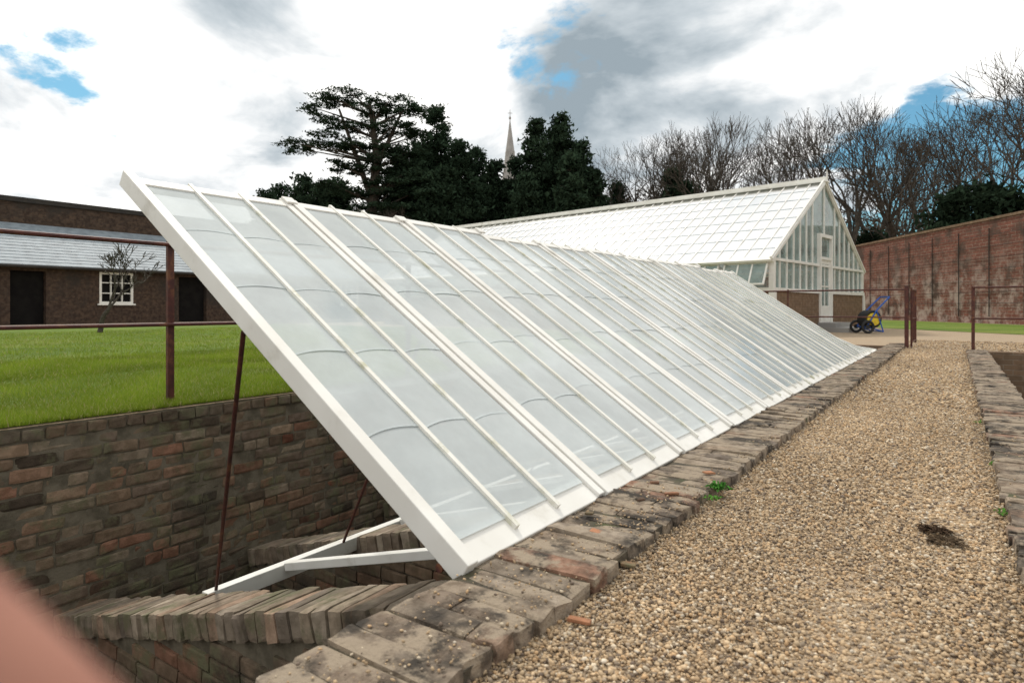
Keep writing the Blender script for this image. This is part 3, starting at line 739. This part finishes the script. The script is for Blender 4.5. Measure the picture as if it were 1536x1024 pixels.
fing=[((-.006,-.101,.072),(-.035,-.0690,.072),(-.0588,-.0412,.07),(-.076,-.0215,.068)),
      ((-.009,-.105,.052),(-.043,-.073,.050),(-.069,-.044,.048),(-.085,-.020,.046)),
      ((-.007,-.108,.032),(-.041,-.077,.028),(-.065,-.050,.026),(-.081,-.029,.024)),
      ((.000,-.111,.014),(-.029,-.086,.010),(-.048,-.066,.008),(-.061,-.050,.006))]
for fi,f4 in enumerate(fing):
    k=len(pts); rr=(.0105,.0095,.0088,.0072)
    if fi==3: rr=(.0085,.008,.0075,.0062)
    for q,pp in enumerate(f4): pts.append((*pp,rr[q]))
    ed+=[(0,k),(k,k+1),(k+1,k+2),(k+2,k+3)]
k=len(pts); pts+=[(.072,-.10,.0,.012),(.082,-.065,.004,.0105),(.08,-.04,.01,.009)]; ed+=[(4,k),(k,k+1),(k+1,k+2)]
skinobj("hand_and_forearm",pts,ed,hd)

# ---------------------------------------------------------------- sky & light
sundir=Vector((-.50,.34,.80)).normalized()
wd=bpy.data.worlds.new("World"); sc.world=wd; wd.use_nodes=True; nt=wd.node_tree; nt.nodes.clear()
out=nt.nodes.new("ShaderNodeOutputWorld"); sky=N(nt,"ShaderNodeTexSky",sky_type='NISHITA'); sky.sun_disc=False
sky.sun_elevation=math.asin(sundir.z); sky.sun_rotation=math.atan2(sundir.x,sundir.y)
bg=N(nt,"ShaderNodeBackground"); bg.inputs[1].default_value=.11
sc1=mixc(nt,1,sky.outputs[0],(.55,.95,.98),'MULTIPLY'); L(nt,sc1,bg.inputs[0])
g=N(nt,"ShaderNodeTexCoord").outputs["Generated"]
sx=N(nt,"ShaderNodeSeparateXYZ"); L(nt,g,sx.inputs[0])
mz=N(nt,"ShaderNodeMath",operation='MAXIMUM'); L(nt,sx.outputs[2],mz.inputs[0]); mz.inputs[1].default_value=0
az=N(nt,"ShaderNodeMath",operation='ADD'); L(nt,mz.outputs[0],az.inputs[0]); az.inputs[1].default_value=.25
dv=N(nt,"ShaderNodeVectorMath",operation='SCALE'); 
iv=N(nt,"ShaderNodeMath",operation='DIVIDE'); iv.inputs[0].default_value=1; L(nt,az.outputs[0],iv.inputs[1]); L(nt,g,dv.inputs[0]); L(nt,iv.outputs[0],dv.inputs["Scale"])
q=dv.outputs[0]
n1=nz(nt,q,2.6,8,.60,.25); n2=nz(nt,q,2.3,7,.55,.3)
def affine(a,m,b):
    x=N(nt,"ShaderNodeMath",operation='MULTIPLY_ADD'); L(nt,a,x.inputs[0]); x.inputs[1].default_value=m; x.inputs[2].default_value=b; return x.outputs[0]
def blob(u,v,rad,amt):
    d=(Vector(tuple(site((u-768)/954,1.0,(462-v)/954)))).normalized()
    ds=N(nt,"ShaderNodeVectorMath",operation='DISTANCE'); L(nt,g,ds.inputs[0]); ds.inputs[1].default_value=tuple(d)
    mr=N(nt,"ShaderNodeMapRange",interpolation_type='SMOOTHSTEP'); mr.inputs[1].default_value=0;mr.inputs[2].default_value=rad;mr.inputs[3].default_value=amt;mr.inputs[4].default_value=0
    L(nt,ds.outputs["Value"],mr.inputs[0]); return mr.outputs[0]
def addn(a,b):
    m=N(nt,"ShaderNodeMath",operation='ADD'); L(nt,a,m.inputs[0]); L(nt,b,m.inputs[1]); return m.outputs[0]
cov=affine(n1,3.4,-.70)
for b in((95,70,.12,-.42),(120,170,.12,-.38),(15,130,.10,-.3),(0,10,.16,.35),(745,35,.10,-.40),(1350,270,.26,-.80),(1510,310,.2,-.55),(1230,5,.08,-.35),(300,70,.28,.3),(1000,120,.4,.25),(520,120,.4,.25),(1450,100,.3,.2)): cov=addn(cov,blob(*b))
mask=ramp(nt,cov,.30,.66)
shd=affine(n2,2.0,-.24)
for b in((940,120,.26,-.46),(430,180,.15,-.28),(340,10,.12,-.25),(1180,170,.2,-.2),(640,90,.25,.1),(200,100,.4,.18),(905,148,.07,.18),(60,260,.2,-.12),(1150,40,.3,.08),(1400,150,.3,-.10)): shd=addn(shd,blob(*b))
cr=N(nt,"ShaderNodeValToRGB"); L(nt,shd,cr.inputs[0])
e=cr.color_ramp.elements; e[0].position=.18; e[0].color=(.34,.41,.46,1); e[1].position=.80; e[1].color=(1.30,1.29,1.25,1)
x=e.new(.42); x.color=(.62,.68,.72,1); x=e.new(.60); x.color=(.95,.97,.98,1)
bg2=N(nt,"ShaderNodeBackground"); L(nt,cr.outputs[0],bg2.inputs[0]); bg2.inputs[1].default_value=1.0
mx=N(nt,"ShaderNodeMixShader"); L(nt,mask,mx.inputs[0]); L(nt,bg.outputs[0],mx.inputs[1]); L(nt,bg2.outputs[0],mx.inputs[2]); L(nt,mx.outputs[0],out.inputs[0])
sd=bpy.data.lights.new("sun",'SUN'); sd.energy=2.3; sd.angle=math.radians(7); sd.color=(1,.95,.86)
so=bpy.data.objects.new("sun",sd); so.rotation_euler=(-sundir).to_track_quat('-Z','Y').to_euler(); so.location=(0,0,30); link(so)

# ---------------------------------------------------------------- camera
cd_=bpy.data.cameras.new("camera"); co_=bpy.data.objects.new("camera",cd_); link(co_)
cd_.sensor_width=36; cd_.lens=36*954/1536; cd_.shift_y=-50/1536; cd_.clip_start=.005; cd_.clip_end=2000
co_.location=(0,0,CH); co_.rotation_euler=(math.radians(90),0,YAW)
cd_.dof.use_dof=True; cd_.dof.focus_distance=3.5; cd_.dof.aperture_fstop=5.2
sc.camera=co_
sc.view_settings.view_transform='Standard'; sc.view_settings.look='None'; sc.view_settings.exposure=0
